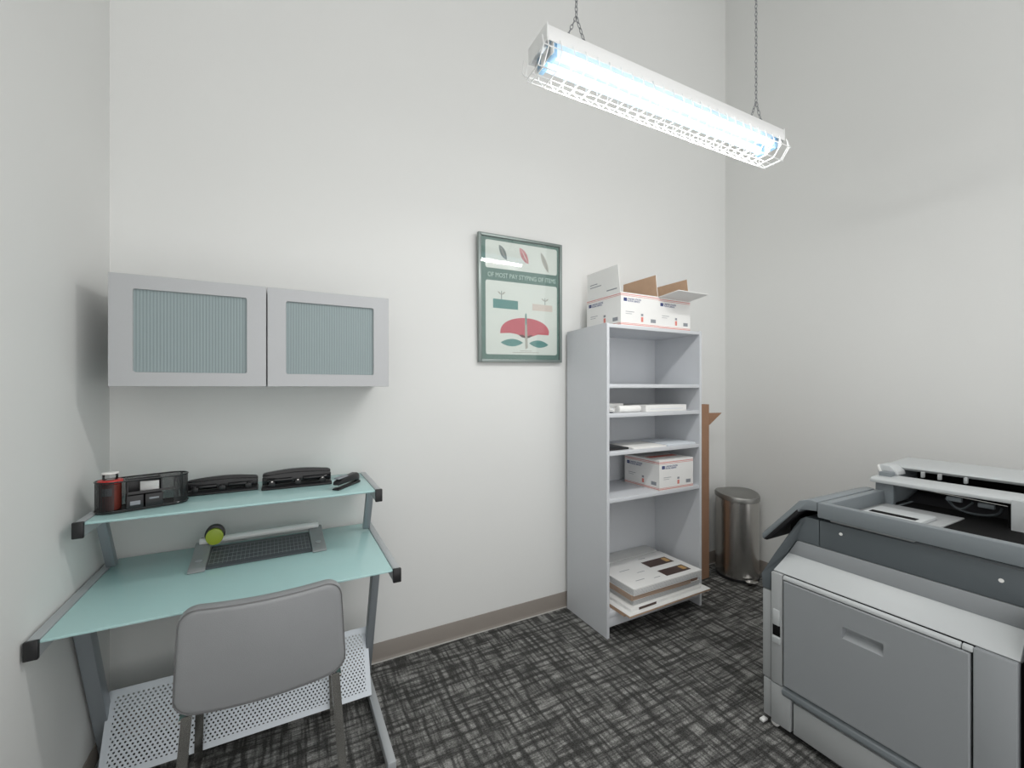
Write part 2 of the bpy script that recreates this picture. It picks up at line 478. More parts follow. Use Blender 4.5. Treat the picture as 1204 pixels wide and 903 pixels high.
# ------------------------------------------------------------------ computer desk
DX0, DX1 = -0.628, 0.394
DZ, UZ = 0.752, 1.013
YD0, YU0, YD1 = 1.645, 1.862, 2.285
DK = thing('computer_desk', 'two-tier teal frosted glass computer desk with silver frame, in the left corner', 'desk', ((DX0 + DX1) / 2, 1.98, 0))
for (z, y0, nm) in ((DZ, YD0, 'desktop'), (UZ, YU0, 'upper_shelf')):
    DXa, DXb = (DX0, DX1) if nm == 'desktop' else (DX0 + .027, DX1 - .028)
    rw = .029 if nm == 'desktop' else .027
    b = B(); b.box(DXa + rw + .001, DXb - rw - .001, y0 + .004, YD1, z - .010, z - .001, 'deskglass', .003)
    g = b.done(nm, DK); g['label'] = 'frosted teal glass ' + ('desktop' if nm == 'desktop' else 'top shelf')
    for (x0, x1) in ((DXa, DXa + rw), (DXb - rw, DXb)):
        b = B(); b.box(x0, x1, y0 + .01, YD1, z - .050, z + .001, 'silver', .004)
        rl = b.done('rail', DK)
        b = B(); b.box(x0 - .001, x1 + .001, y0 - .004, y0 + .010, z - .051, z + .002, 'black', .003)
        e = b.done('end_cap', rl); e['label'] = 'black plastic end cap'
    b = B()
    for yy in (y0 + .10, YD1 - .08):
        b.box(DXa + rw, DXb - rw, yy, yy + .03, z - .034, z - .0105, 'silver', .002)
    b.done('crossbar', DK)
def lean(b, x0, x1, ya, za, yb, zb, w, m):
    """flat bar leaning in the YZ plane"""
    b.prism([(ya - w / 2, za), (ya + w / 2, za), (yb + w / 2, zb), (yb - w / 2, zb)], 'x', x0, x1, m, .003)
for sx, (x0, x1) in ((-1, (DX0 + .004, DX0 + .048)), (1, (DX1 - .055, DX1 - .023))):
    b = B(); lean(b, x0, x1, 1.93, DZ - .050, 2.19, .040, .05, 'silverleg'); b.done('leg', DK)
    b = B(); lean(b, x0 + (.014 if sx < 0 else 0), x1, 2.20, DZ + .001, 2.09, UZ - .050, .032, 'silverleg'); b.done('post', DK)
    b = B(); b.box(x0, x1, 1.62, 2.28, .004, .040, 'silver', .004); ft = b.done('foot', DK)
    for yy in (1.66, 2.24):
        b = B(); b.cyl(((x0 + x1) / 2, yy, 0), ((x0 + x1) / 2, yy, .0045), .012, 'black', 12); b.done('foot_pad', ft)
# slanted perforated panel between the legs
py0, pz0, py1, pz1 = 2.012, .046, 2.140, .296
px0, px1 = DX0 + .040, DX1 - .045
ln = math.hypot(py1 - py0, pz1 - pz0); sy, sz = (py1 - py0) / ln, (pz1 - pz0) / ln
nx, nz = -sz, sy                      # facing out towards the chair
b = B(); bw = .022
us = [px0, px0 + bw, px1 - bw, px1]; vv = [0, bw, ln - bw, ln]
for i in range(3):
    for j in range(3):
        b.quad([(us[i], py0 + sy * vv[j], pz0 + sz * vv[j]), (us[i + 1], py0 + sy * vv[j], pz0 + sz * vv[j]),
                (us[i + 1], py0 + sy * vv[j + 1], pz0 + sz * vv[j + 1]), (us[i], py0 + sy * vv[j + 1], pz0 + sz * vv[j + 1])], 'perf')
for (v0, v1) in ((0, 0), (ln, ln)):
    yb, zb = py0 + sy * v0, pz0 + sz * v0
    b.quad([(px0, yb, zb), (px1, yb, zb), (px1, yb + .02 * sz, zb - .02 * sy), (px0, yb + .02 * sz, zb - .02 * sy)], 'perf')
pf = b.done('perforated_panel', DK)
o_ = Vector(pf['_o'])
me = pf.data; uv = me.uv_layers.new(name='UVMap')
for poly in me.polygons:
    cen = poly.center + o_
    inner = (px0 + bw < cen.x < px1 - bw) and (py0 + sy * bw < cen.y < py0 + sy * (ln - bw)) and poly.area > .01
    for li in poly.loop_indices:
        co = me.vertices[me.loops[li].vertex_index].co + o_
        v = (co.y - py0) * sy + (co.z - pz0) * sz
        uv.data[li].uv = (co.x - px0, v if inner else -1.0)

# ------------------------------------------------------------------ things on the desk
# paper trimmer
T = thing('paper_trimmer', 'grey rotary paper trimmer with lime green cutter lying on the glass desktop', 'paper trimmer', (-.085, 2.085, DZ), (0, 0, math.radians(1.5)), world=False)
b = B(); b.prism([(-.10, 0), (-.10, .006), (-.085, .010), (.10, .024), (.105, .020), (.105, 0)], 'x', -.185, .185, 'trim_mat', .001, 1)
for k in range(25):
    x = -.178 + .3567 * k / 24
    b.prism([(-.080, .0106), (-.080, .0112), (.075, .0227), (.075, .0221)], 'x', x - .0009, x + .0009, 'trim_line')
for k in range(5):
    y = -.07 + .145 * k / 4; z = .0103 + (y + .085) * .0757
    b.box(-.18, .18, y - .0007, y + .0007, z, z + .0010, 'trim_line')
b.done('cutting_bed', T)
for sx in (-1, 1):
    xa, xb = (-.240, -.185) if sx < 0 else (.185, .240)
    xt = xa if sx < 0 else xb
    # silver end block, wide at the front, rising to the back
    b = B(); b.prism([(-.118, 0), (-.118, .006), (-.09, .014), (.02, .024), (.085, .046), (.118, .046), (.122, 0)], 'x', xa, xb, 'trim_grey', .004)
    b.cyl(((xa + xb) / 2, -.045, .019), ((xa + xb) / 2, -.045, .0215), .012, 'silver', 20)
    b.done('end_block', T)
b = B(); b.prism([(.075, .046), (.070, .060), (.082, .070), (.104, .068), (.110, .046)], 'x', -.225, .225, 'white_metal', .003); b.done('rail', T)
b = B(); b.box(-.205, -.140, .090, .122, .040, .082, 'black', .008)
kn = [(-.1725 + .036 * math.cos(a * PI / 14), .078 + .040 * math.sin(a * PI / 14)) for a in range(28)]
b.prism(kn, 'y', .078, .108, 'black', .004)
b.done('carriage', T)
b = B(); kn2 = [(-.1725 + .031 * math.cos(a * PI / 14), .074 + .034 * math.sin(a * PI / 14)) for a in range(28)]
b.prism(kn2, 'y', .062, .082, 'lime', .005); k_ = b.done('cutter_knob', T); k_['label'] = 'lime green cutter knob'

# wire-mesh organizer (rounded ends), in its own coordinates
T = thing('desk_organizer', 'black wire mesh desk organizer with rounded ends on the upper glass shelf', 'desk organizer', (-.455, 2.005, UZ + .0015), (0, 0, math.radians(17)), world=False)
OL, OW, OH = .258, .098, .106
out = rounded(OL, OW, OW / 2 - .001, 12)
def mesh_wall(b, ring, z0, z1, closed=True):
    n = len(ring)
    for i in range(n if closed else n - 1):
        a, c = ring[i], ring[(i + 1) % n]
        b.quad([(a[0], a[1], z0), (c[0], c[1], z0), (c[0], c[1], z1), (a[0], a[1], z1)], 'wiremesh')
def mesh_uv(o):
    me = o.data; uv = me.uv_layers.new(name='UVMap')
    for lp in me.loops:
        co = me.vertices[lp.vertex_index].co
        uv.data[lp.index].uv = (co.x * 1.0 + co.y * 1.0 + 2, co.z + 1)
# wall with the front middle left open for the little drawers
ring = out[:]
front = [p for p in ring]
b = B()
n = len(ring)
for i in range(n):
    a, c = ring[i], ring[(i + 1) % n]
    mid_front = (a[1] + c[1]) / 2 < -OW / 2 + .002 and abs(a[0] - c[0]) > .05
    if mid_front: continue
    b.quad([(a[0], a[1], .004), (c[0], c[1], .004), (c[0], c[1], OH), (a[0], a[1], OH)], 'wiremesh')
w_ = b.done('mesh_wall', T); mesh_uv(w_)
b = B(); b.prism(out, 'z', 0, .005, 'black'); b.tube([(p, q, OH) for p, q in out], .0028, 'blackgloss', closed=True)
b.tube([(p, q, .006) for p, q in out], .0026, 'blackgloss', closed=True)
for x in (-.046, .046): b.box(x - .0015, x + .0015, -OW / 2 + .003, OW / 2 - .003, .004, OH, 'black')
b.box(-.046, .046, .0, .002, .004, OH, 'black')
b.box(-.046, .080, -OW / 2 + .0005, -OW / 2 + .003, .060, .066, 'blackgloss')
b.box(-.046, .046, -OW / 2 + .001, 0, .056, .060, 'black')
b.done('frame', T)
b = B(); b.box(-.050, -.004, -OW / 2 - .003, -.002, .007, .053, 'black', .002); b.box(-.041, -.013, -OW / 2 - .006, -OW / 2 - .002, .020, .034, 'inkgrey', .001); b.done('drawer', T)
b = B(); b.box(0, .050, -OW / 2 - .003, -.002, .007, .053, 'black', .002); b.box(.011, .038, -OW / 2 - .006, -OW / 2 - .002, .034, .040, 'inkgrey', .001); b.done('drawer', T)
# note pad standing in the middle compartment, jar in the left cup
T2 = tag(B().box(-.458, -.405, 1.972, 1.978, UZ + .0605, UZ + .098, 'card_grey', .001).done('note_pad', loc=(-.43, 1.975, UZ + .0605)), 'small pale grey note pad standing in the mesh organizer', 'note pad')
jx, jy = -.540, 1.978
T = thing('clip_jar', 'red-brown jar with red collar and clear lid in the left end of the organizer', 'jar', (jx, jy, UZ + .0075))
b = B(); b.cyl((jx, jy, UZ + .0075), (jx, jy, UZ + .098), .030, 'jar_brown', 24, bev=.004); b.box(jx - .012, jx + .012, jy - .0335, jy - .026, UZ + .060, UZ + .086, 'inkgrey', .001); b.done('body', T)
b = B(); b.cyl((jx, jy, UZ + .099), (jx, jy, UZ + .112), .034, 'jar_red', 24, bev=.003); b.done('collar', T)
b = B(); b.cyl((jx, jy, UZ + .1125), (jx, jy, UZ + .132), .021, 'clear', 20, bev=.003); b.cyl((jx, jy, UZ + .1325), (jx, jy, UZ + .138), .023, 'paper', 20, bev=.002); b.done('lid', T)

# hole punches
def punch(label, loc, rot, L, H, gloss):
    T = thing('hole_punch', label, 'hole punch', loc, (0, 0, rot), group='hole punches on the upper shelf', world=False)
    h = L / 2
    b = B(); b.prism([(-.045, 0), (-.045, .007), (-.030, .013), (.03, .013), (.04, .006), (.04, 0)], 'x', -h, h, 'black', .003); b.done('base', T)
    # arched lever along the whole length
    pts = [(-h + .002, .018)] + [(-h + .002, H * .80)]
    for k in range(13):
        t = k / 12; x = -h + .012 + (L - .024) * t
        pts.append((x, H * (.86 + .14 * math.sin(PI * t))))
    pts += [(h - .002, H * .80), (h - .002, .018)]
    b = B(); b.prism(pts, 'y', .008, .036, 'blackgloss' if gloss else 'black', .005); 
    b.prism([(p, q * .80 + .002) for p, q in pts], 'y', -.012, .010, 'blackgloss' if gloss else 'black', .004)
    b.done('lever', T)
    b = B(); b.cyl((-h + .02, -.016, H * .46), (-.02, -.016, H * .46), .0085, 'blackgloss', 14, bev=.002); b.cyl((.02, -.016, H * .46), (h - .02, -.016, H * .46), .0085, 'blackgloss', 14, bev=.002)
    b.done('bar', T)
    for x in (-h * .72, 0, h * .72):
        b = B(); b.box(x - .012, x + .012, -.034, -.008, .011, .030, 'black', .003)
        b.cyl((x, -.026, .012), (x, -.026, .034), .006, 'chrome' if gloss else 'black', 12, bev=.001)
        b.done('punch_head', T)
punch('matte black three-hole punch beside the mesh organizer, dull without bright pins', (-.229, 2.145, UZ), math.radians(1), .255, .062, False)
punch('glossy black three-hole punch with chrome pins, between the other punch and the stapler', (.050, 2.115, UZ), math.radians(0), .275, .074, True)

# stapler
T = thing('stapler', 'small black and grey stapler at the right end of the upper glass shelf', 'stapler', (.243, 2.0, UZ), (0, 0, math.radians(51)), world=False)
b = B(); b.prism([(-.088, 0), (-.088, .007), (-.07, .009), (.08, .012), (.084, .006), (.08, 0)], 'y', -.016, .016, 'black', .003); b.done('base', T)
b = B(); b.prism([(-.086, .020), (-.084, .036), (-.05, .046), (.06, .050), (.078, .038), (.078, .012), (.06, .012), (.045, .018)], 'y', -.015, .015, 'black', .005)
b.box(-.080, -.010, -.0125, .0125, .0445, .0515, 'inkgrey', .003, mtx=None); b.done('arm', T)
b = B(); b.box(-.084, .05, -.008, .008, .014, .025, 'chrome', .001); b.done('magazine', T)

# ------------------------------------------------------------------ wall cabinets
CY, CZ0, CZ1 = 1.95, 1.452, 1.848
def cabinet(label, x0, x1):
    T = thing('wall_cabinet', label, 'cabinet', ((x0 + x1) / 2, YB, CZ0), group='wall cabinets over the desk')
    b = B(); t = .016; yb = YB - .002
    b.box(x0 + .002, x0 + .002 + t, CY + .020, yb, CZ0 + .001, CZ1 - .002, 'cab_box', .001); b.box(x1 - .002 - t, x1 - .002, CY + .020, yb, CZ0 + .001, CZ1 - .002, 'cab_box', .001)
    b.box(x0 + .018, x1 - .018, CY + .020, yb, CZ0 + .001, CZ0 + .017, 'cab_box'); b.box(x0 + .018, x1 - .018, CY + .020, yb, CZ1 - .018, CZ1 - .002, 'cab_box')
    b.box(x0 + .018, x1 - .018, yb - .008, yb, CZ0 + .017, CZ1 - .018, 'cab_box'); b.done('body', T)
    b = B(); fw = .066; fz = .051
    # one-piece frame with a rounded-corner opening
    w, h = x1 - x0 - .004, CZ1 - CZ0
    cx, cz = (x0 + x1) / 2, (CZ0 + CZ1) / 2
    o = rounded(w, h, .002, 4, cx, cz); i = rounded(w - 2 * fw, h - 2 * fz, .008, 4, cx, cz)
    t_ = bmesh.new(); rings = []
    for ring, y in ((i, CY + .018), (i, CY + .002), ([(cx + (p - cx) * 1.006, cz + (q - cz) * 1.006) for p, q in i], CY), ([(cx + (p - cx) * .996, cz + (q - cz) * .996) for p, q in o], CY), (o, CY + .002), (o, CY + .018)):
        rings.append([t_.verts.new((p, y, q)) for p, q in ring])
    n = len(o)
    for A, D in zip(rings, rings[1:] + rings[:1]):
        for k in range(n): t_.faces.new((A[k], A[(k + 1) % n], D[(k + 1) % n], D[k]))
    b._merge(t_, 'cab_alu'); d = b.done('door', T)
    b = B(); b.box(x0 + fw - .004, x1 - fw + .004, CY + .0085, CY + .0145, CZ0 + fz - .004, CZ1 - fz + .004, 'ribbed'); g = b.done('glass_panel', d); g['label'] = 'ribbed frosted glass panel'
cabinet('grey wall cabinet with ribbed frosted glass door, the one next to the left corner', -.541, -.0635)
cabinet('grey wall cabinet with ribbed frosted glass door, the one nearer the framed poster', -.0635, .414)

# ------------------------------------------------------------------ framed poster
PW, PH = .586, .757
PO = thing('framed_poster', 'framed botanical poster in a silver green frame hanging on the back wall', 'poster', (1.289, YB - .0145, 1.603 + PH / 2), (math.radians(1.6), math.radians(-1.1), 0), world=False)
b = B(); fw = .017
def ring_frame(b, w, h, fw, y0, y1, m):
    for (x0, x1, z0, z1) in ((-w / 2, -w / 2 + fw, -h / 2, h / 2), (w / 2 - fw, w / 2, -h / 2, h / 2), (-w / 2 + fw, w / 2 - fw, h / 2 - fw, h / 2), (-w / 2 + fw, w / 2 - fw, -h / 2, -h / 2 + fw)):
        b.box(x0, x1, y0, y1, z0, z1, m, .002)
ring_frame(b, PW, PH, fw, -.026, 0, 'frame'); b.done('frame', PO)
b = B(); b.box(-PW / 2 + .012, PW / 2 - .012, -.012, -.003, -PH / 2 + .012, PH / 2 - .012, 'p_green')
YP = -.0124
def pu(u): return -PW / 2 + u * PW
def pv(v): return PH / 2 - v * PH
def flat(pts, m, lay=0):
    y = YP - .0003 * lay
    b.quad([(pu(u), y, pv(v)) for u, v in pts], m)
def rrect(u0, u1, v0, v1, r=.02):
    a = PW / PH
    return [(u0 + (p - u0), q) for p, q in [(((u0 + u1) / 2) + x, ((v0 + v1) / 2) - z) for x, z in [(x, z * 1) for x, z in rounded(u1 - u0, v1 - v0, r, 4)]]]
flat(rrect(.082, .945, .045, .262), 'p_paper', 1)
flat(rrect(.082, .945, .357, .938), 'p_paper', 1)
def leaf(u0, v0, u1, v1, wd, m, lay=2):
    n = 10; du, dv = u1 - u0, v1 - v0; L = math.hypot(du, dv); ax, ay = -dv / L, du / L
    A = []; Bb = []
    for k in range(n + 1):
        t = k / n; wv = wd * math.sin(PI * t) ** .8
        A.append((u0 + du * t + ax * wv, v0 + dv * t + ay * wv)); Bb.append((u0 + du * t - ax * wv, v0 + dv * t - ay * wv))
    flat(A + Bb[::-1][1:-1], m, lay)
leaf(.235, .075, .325, .185, .030, 'p_grey'); leaf(.475, .075, .585, .195, .034, 'p_pink'); leaf(.735, .085, .835, .245, .026, 'p_taupe')
leaf(.255, .090, .31, .18, .004, 'p_taupe', 3); leaf(.50, .09, .57, .185, .004, 'p_paper', 3); leaf(.745, .09, .83, .24, .003, 'p_grey', 3)
flat([(.165, .50), (.455, .505), (.455, .575), (.165, .572)], 'p_teal', 2)
flat([(.63, .515), (.885, .520), (.885, .572), (.63, .570)], 'p_pale', 2)
for (u, v0, v1) in ((.262, .435, .503), (.79, .46, .518)):
    flat([(u - .004, v0), (u + .004, v0), (u + .004, v1), (u - .004, v1)], 'p_grey', 2)
    for s in (-1, 1): leaf(u, v0 + .03, u + s * .045, v0 + .005, .006, 'p_taupe', 3)
# red cap with a broken lower edge
dome = [(.245, .770)] + [(.545 - .30 * math.cos(PI * k / 20), .770 - .132 * math.sin(PI * k / 20) ** .8) for k in range(1, 20)] + [(.835, .770), (.70, .768), (.63, .786), (.56, .798), (.50, .790), (.44, .772), (.36, .764)]
flat(dome, 'p_red', 2)
flat([(.46, .776), (.51, .775), (.55, .79), (.60, .777), (.635, .776), (.60, .795), (.555, .804), (.50, .796)], 'p_brown', 3)
flat([(.538, .612), (.558, .612), (.566, .74), (.572, .88), (.542, .895), (.536, .74)], 'p_taupe', 4)
flat([(.543, .60), (.556, .60), (.558, .68), (.545, .70)], 'p_teal', 5)
leaf(.250, .843, .515, .840, .030, 'p_teal', 2); leaf(.590, .842, .832, .852, .030, 'p_teal', 2)
for v, w_ in ((.905, .14), (.918, .32)):
    flat([(.55 - w_ / 2, v), (.55 + w_ / 2, v), (.55 + w_ / 2, v + .004), (.55 - w_ / 2, v + .004)], 'p_taupe', 2)
b.text('OF MOST PAY STYPING OF ITEMS', .040, (pu(.105), YP - .0008, pv(.330)), (1, 0, 0), (0, 0, 1), 'p_text', width=PW * .82)
b.done('print', PO)
b = B(); b.box(-PW / 2 + fw - .003, PW / 2 - fw + .003, -.0215, -.0195, -PH / 2 + fw - .003, PH / 2 - fw + .003, 'pane'); b.done('glass_pane', PO)

# ------------------------------------------------------------------ bookcase
BX0, BX1, BY0, BY1, BZ = 1.632, 2.442, 1.898, 2.292, 1.822
st = .019
BK = thing('bookcase', 'tall grey laminate bookcase with open shelves against the back wall', 'bookcase', ((BX0 + BX1) / 2, (BY0 + BY1) / 2, 0))
for x0, x1 in ((BX0, BX0 + st), (BX1 - st, BX1)):
    b = B()
    pr = [(BY0, 0), (BY1, 0)] + [(BY1, BZ - .012)] + [(BY0 + .012 - .012 * math.sin(k * PI / 10) , BZ - .012 + .012 * math.cos(k * PI / 10)) for k in range(6)]
    b.prism(pr, 'x', x0, x1, 'laminate', .001, 1)
    b.done('side_panel', BK)
levels = [(.118, .145), (.776, .800), (1.050, 1.074), (1.272, 1.296), (1.444, 1.467)]
for k, (z0, z1) in enumerate(levels):
    b = B(); b.box(BX0 + st, BX1 - st, BY0 + .003, BY1 - .008, z0, z1, 'laminate', .0015); b.done('shelf', BK)
b = B(); b.box(BX0 + st, BX1 - st, BY0 + .001, BY1 - .002, 1.795, 1.816, 'laminate', .0015); b.done('top', BK)
b = B(); b.box(BX0 + st, BX1 - st, BY1 - .007, BY1 - .001, .03, 1.795, 'laminate'); b.done('back_panel', BK)
b = B(); b.box(BX0 + st, BX1 - st, BY0 + .008, BY0 + .026, .058, .118, 'laminate', .001); b.done('kick_board', BK)

# ------------------------------------------------------------------ mailing boxes
def mailing_box(label, x0, x1, y0, y1, z0, h, flaps, closed=False):
    """white carton with red border stripes, blue emblem and lettering; flaps = list of (side, length, angle from upright outward)"""
    T = thing('mailing_box', label, 'box', ((x0 + x1) / 2, (y0 + y1) / 2, z0), group='white mailing boxes')
    t = .004; z1 = z0 + h
    b = B()
    b.box(x0, x1, y0, y0 + t, z0, z1, 'card_white'); b.box(x0, x1, y1 - t, y1, z0, z1, 'card_white')
    b.box(x0, x0 + t, y0 + t, y1 - t, z0, z1, 'card_white'); b.box(x1 - t, x1, y0 + t, y1 - t, z0, z1, 'card_white')
    b.box(x0 + t, x1 - t, y0 + t, y1 - t, z0, z0 + t, 'kraft')
    e = .0006
    w = x1 - x0; d = y1 - y0
    def fq(a0, a1, c0, c1, m):      # on the front (-Y)
        b.quad([(x0 + a0, y0 - e, z0 + c0), (x0 + a1, y0 - e, z0 + c0), (x0 + a1, y0 - e, z0 + c1), (x0 + a0, y0 - e, z0 + c1)], m)
    def lq(a0, a1, c0, c1, m):      # on the left (-X), a measured from the back
        b.quad([(x0 - e, y1 - a0, z0 + c0), (x0 - e, y1 - a1, z0 + c0), (x0 - e, y1 - a1, z0 + c1), (x0 - e, y1 - a0, z0 + c1)], m)
    for q, L in ((fq, w), (lq, d)):
        for c0, c1, m in ((.006, .010, 'redstripe'), (.014, .0165, 'redstripe'), (h - .012, h - .008, 'redstripe'), (h - .020, h - .0175, 'redstripe')):
            q(0, L, c0, c1, m)
        # emblem: a blue slanted field with a pale streak
        q(.022, .048, h - .052, h - .032, 'navy'); q(.026, .046, h - .044, h - .041, 'paper')
        q(L * .12, L * .34, h * .42, h * .435, 'inkgrey'); q(L * .12, L * .28, h * .36, h * .372, 'inkgrey')
        q(L * .52, L * .58, .03, h * .30, 'redstripe'); q(L * .52, L * .58, h * .33, h * .40, 'inkgrey')
        q(L * .78, L * .92, .030, .052, 'inkgrey')
    b.text('UNITED STATES', .015, (x0 + .054, y0 - e, z0 + h - .042), (1, 0, 0), (0, 0, 1), 'navy')
    b.text('POSTAL SERVICE', .013, (x0 + .054, y0 - e, z0 + h - .054), (1, 0, 0), (0, 0, 1), 'navy')
    b.text('UNITED STATES', .015, (x0 - e, y1 - .054, z0 + h - .042), (0, -1, 0), (0, 0, 1), 'navy')
    b.text('POSTAL SERVICE', .013, (x0 - e, y1 - .054, z0 + h - .054), (0, -1, 0), (0, 0, 1), 'navy')
    b.done('carton', T)
    for side, L, ang in flaps:
        a = math.radians(ang); dx, dz = math.sin(a) * L, math.cos(a) * L
        bf = B(); tt = .0035; ca, sa = math.cos(a) * tt, math.sin(a) * tt
        if side in 'lr':
            s = -1 if side == 'l' else 1; xh = x0 if side == 'l' else x1
            cor = [(xh, y0 + .004, z1), (xh, y1 - .004, z1), (xh + s * dx, y1 - .016, z1 + dz), (xh + s * dx, y0 + .016, z1 + dz)]
            inn = [(-s * ca, 0, sa)] * 4
        else:
            s = -1 if side == 'f' else 1; yh = y0 if side == 'f' else y1
            cor = [(x0 + .004, yh, z1), (x1 - .004, yh, z1), (x1 - .014, yh + s * dx, z1 + dz), (x0 + .014, yh + s * dx, z1 + dz)]
            inn = [(0, -s * ca, sa)] * 4
        outer = [Vector(c) + Vector((0, 0, .0005)) for c in cor]; inner = [c + Vector(i) for c, i in zip(outer, inn)]
        tb = bmesh.new(); vo = [tb.verts.new(c) for c in outer]; vi = [tb.verts.new(c) for c in inner]
        tb.faces.new(vo)
        for k in range(4): tb.faces.new((vo[k], vi[k], vi[(k + 1) % 4], vo[(k + 1) % 4]))
        bf._merge(tb, 'card_white')
        bf.quad(inner, 'kraft')
        if side == 'l':   # print on the outside of the left flap
            o0, o1, o2, o3 = outer
            def onf(p, q, nudge=.0008): 
                base = o1.lerp(o0, p); top = o2.lerp(o3, p); return base.lerp(top, q) + Vector((-nudge, 0, 0))
            for (p0, p1, q0, q1) in ((.10, .34, .52, .55), (.10, .46, .42, .45), (.62, .92, .14, .18)):
                bf.quad([onf(p0, q0), onf(p1, q0), onf(p1, q1), onf(p0, q1)], 'inkgrey')
        bf.done('flap', T)
    if closed:
        bf = B(); bf.box(x0 + .001, x1 - .001, y0 + .001, (y0 + y1) / 2 - .001, z1, z1 + .004, 'card_white'); bf.box(x0 + .03, x1 - .03, (y0 + y1) / 2 - .05, (y0 + y1) / 2 - .002, z1 + .004, z1 + .0045, 'redstripe'); bf.done('flap', T)
        bf = B(); bf.box(x0 + .001, x1 - .001, (y0 + y1) / 2 + .001, y1 - .001, z1, z1 + .004, 'card_white'); bf.done('flap', T)
    return T
BT = 1.8165
mailing_box('open white mailing box with upright flaps on top of the bookcase, the left one', 1.752, 2.062, 1.915, 2.235, BT, .198, [('l', .165, 3), ('r', .138, -2)])
mailing_box('open white mailing box on the bookcase top with a front flap folded outward', 2.066, 2.362, 1.925, 2.235, BT, .196, [('f', .150, 84), ('r', .150, -3), ('b', .10, -4)])
mailing_box('closed white mailing box on the bookcase shelf above the brochure pile', 2.055, 2.362, 1.902, 2.207, .8005, .186, [], True)

# ------------------------------------------------------------------ papers on the shelves
Z3, Z4, Z1 = 1.2965, 1.0745, .1455
o = B().box(1.955, 2.315, 1.915, 2.150, Z3, Z3 + .040, 'card_white', .002).box(1.99, 2.28, 1.9142, 1.9148, Z3 + .014, Z3 + .018, 'paperblue').done('flat_carton', loc=(2.13, 2.03, Z3))
tag(o, 'long flat white carton on the upper middle shelf of the bookcase', 'box')
T = thing('label_pack', 'small white pack of labels standing behind the paper roll, left on the bookcase shelf', 'label pack', (1.76, 2.07, Z3))
b = B(); b.box(1.668, 1.852, 2.0, 2.16, Z3, Z3 + .052, 'paper', .003); b.done('pack', T)
b = B(); b.box(1.668, 1.852, 1.9985, 1.9995, Z3 + .006, Z3 + .016, 'inkgrey'); b.done('printed_band', T)
T = thing('paper_roll', 'white paper roll lying on the bookcase shelf left of the flat white carton', 'paper roll', (1.85, 1.945, Z3))
b = B(); b.cyl((1.755, 1.945, Z3 + .021), (1.925, 1.945, Z3 + .021), .021, 'paper', 22, bev=.001); b.done('paper', T)
b = B(); b.cyl((1.9252, 1.945, Z3 + .021), (1.9275, 1.945, Z3 + .021), .008, 'kraft', 14); b.done('core', T)
T = thing('cable_coil', 'small white coil of cable with grey plug at the left end of the bookcase shelf', 'cable', (1.70, 1.945, Z3))
b = B()
b.tube([(1.700 + .026 * math.cos(a * .42), 1.945 + .024 * math.sin(a * .42), Z3 + .006 + .0006 * a) for a in range(40)], .0035, 'paper', seg=6)
b.done('cord', T)
b = B(); b.box(1.690, 1.712, 1.935, 1.953, Z3 + .001, Z3 + .020, 'inkgrey', .003); b.done('plug', T)
o = B().box(1.664, 1.830, 1.93, 2.15, Z4, Z4 + .012, 'black', .003).done('folder', loc=(1.75, 2.04, Z4)); tag(o, 'thin dark folder at the left end of a bookcase shelf', 'folder')
o = B().box(1.845, 2.12, 1.905, 2.12, Z4, Z4 + .010, 'paper', .001).done('paper_stack', loc=(1.98, 2.0, Z4)); tag(o, 'low stack of white paper beside the dark folder on the shelf', 'paper')
o = B().box(2.135, 2.385, 1.903, 2.14, Z4, Z4 + .013, 'paperblue', .001).done('paper_stack', loc=(2.26, 2.0, Z4)); tag(o, 'pale bluish stack of paper at the right end of the same shelf', 'paper')

# bottom-shelf pile: flat things, each its own
def slab(name, label, cat, cx, cy, w, d, z, h, rot, top, edge, extra=None, group=None):
    T = thing(name, label, cat, (cx, cy, z), (0, 0, math.radians(rot)), group, world=False)
    b = B(); b.box(-w / 2, w / 2, -d / 2, d / 2, 0, h - .0022, edge, .0006); 
    if h > .02:
        for k in range(1, int(h / .006)):
            b.box(-w / 2 + .001, w / 2 - .001, -d / 2 - .0006, -d / 2 + .0004, k * .006, k * .006 + .0012, 'inkgrey')
            b.box(-w / 2 - .0006, -w / 2 + .0004, -d / 2 + .001, d / 2 - .001, k * .006, k * .006 + .0012, 'inkgrey')
    b.done('body', T)
    b = B(); b.box(-w / 2 - .001, w / 2 + .001, -d / 2 - .001, d / 2 + .001, h - .002, h, top, .0005)
    if extra: extra(b, w, d, h)
    b.done('cover', T)
    return T
G = 'flat packs piled on the bottom shelf'
z = Z1
slab('flattened_carton', 'kraft brown flattened carton, lowest of the pile on the bottom shelf', 'carton', 2.028, 1.995, .660, .33, z, .012, 0, 'kraft', 'kraft'); z += .0125
slab('flattened_carton', 'large white flattened carton jutting farthest out of the bottom shelf', 'carton', 2.040, 1.972, .690, .37, z, .012, 0.8, 'card_white', 'kraft'); z += .0125
def ex_band(b, w, d, h):
    b.box(-w / 2 + .06, -w / 2 + .20, -d / 2 - .0016, -d / 2 - .0006, .001, h - .001, 'brownphoto')
slab('flattened_carton', 'white carton with a dark brown printed corner, third from the bottom of the pile', 'carton', 2.030, 1.985, .600, .34, z, .016, 1.0, 'card_white', 'card_white', ex_band); z += .0175
def roll_ends(b, w, d, h): pass
slab('flat_pack', 'white flat pack with grey edges in the middle of the bottom-shelf pile', 'flat pack', 2.055, 2.000, .570, .33, z, .030, 0.5, 'card_white', 'card_grey'); z += .0305
slab('flat_pack', 'flat pack with brown cardboard edges directly under the brochure box', 'flat pack', 2.005, 1.995, .490, .33, z, .034, -0.6, 'card_grey', 'kraft')
slab('small_carton', 'small kraft carton tucked under the right end of the brochure box', 'carton', 2.297, 1.98, .058, .28, z, .034, 2.0, 'kraft', 'kraftdark'); z += .0345
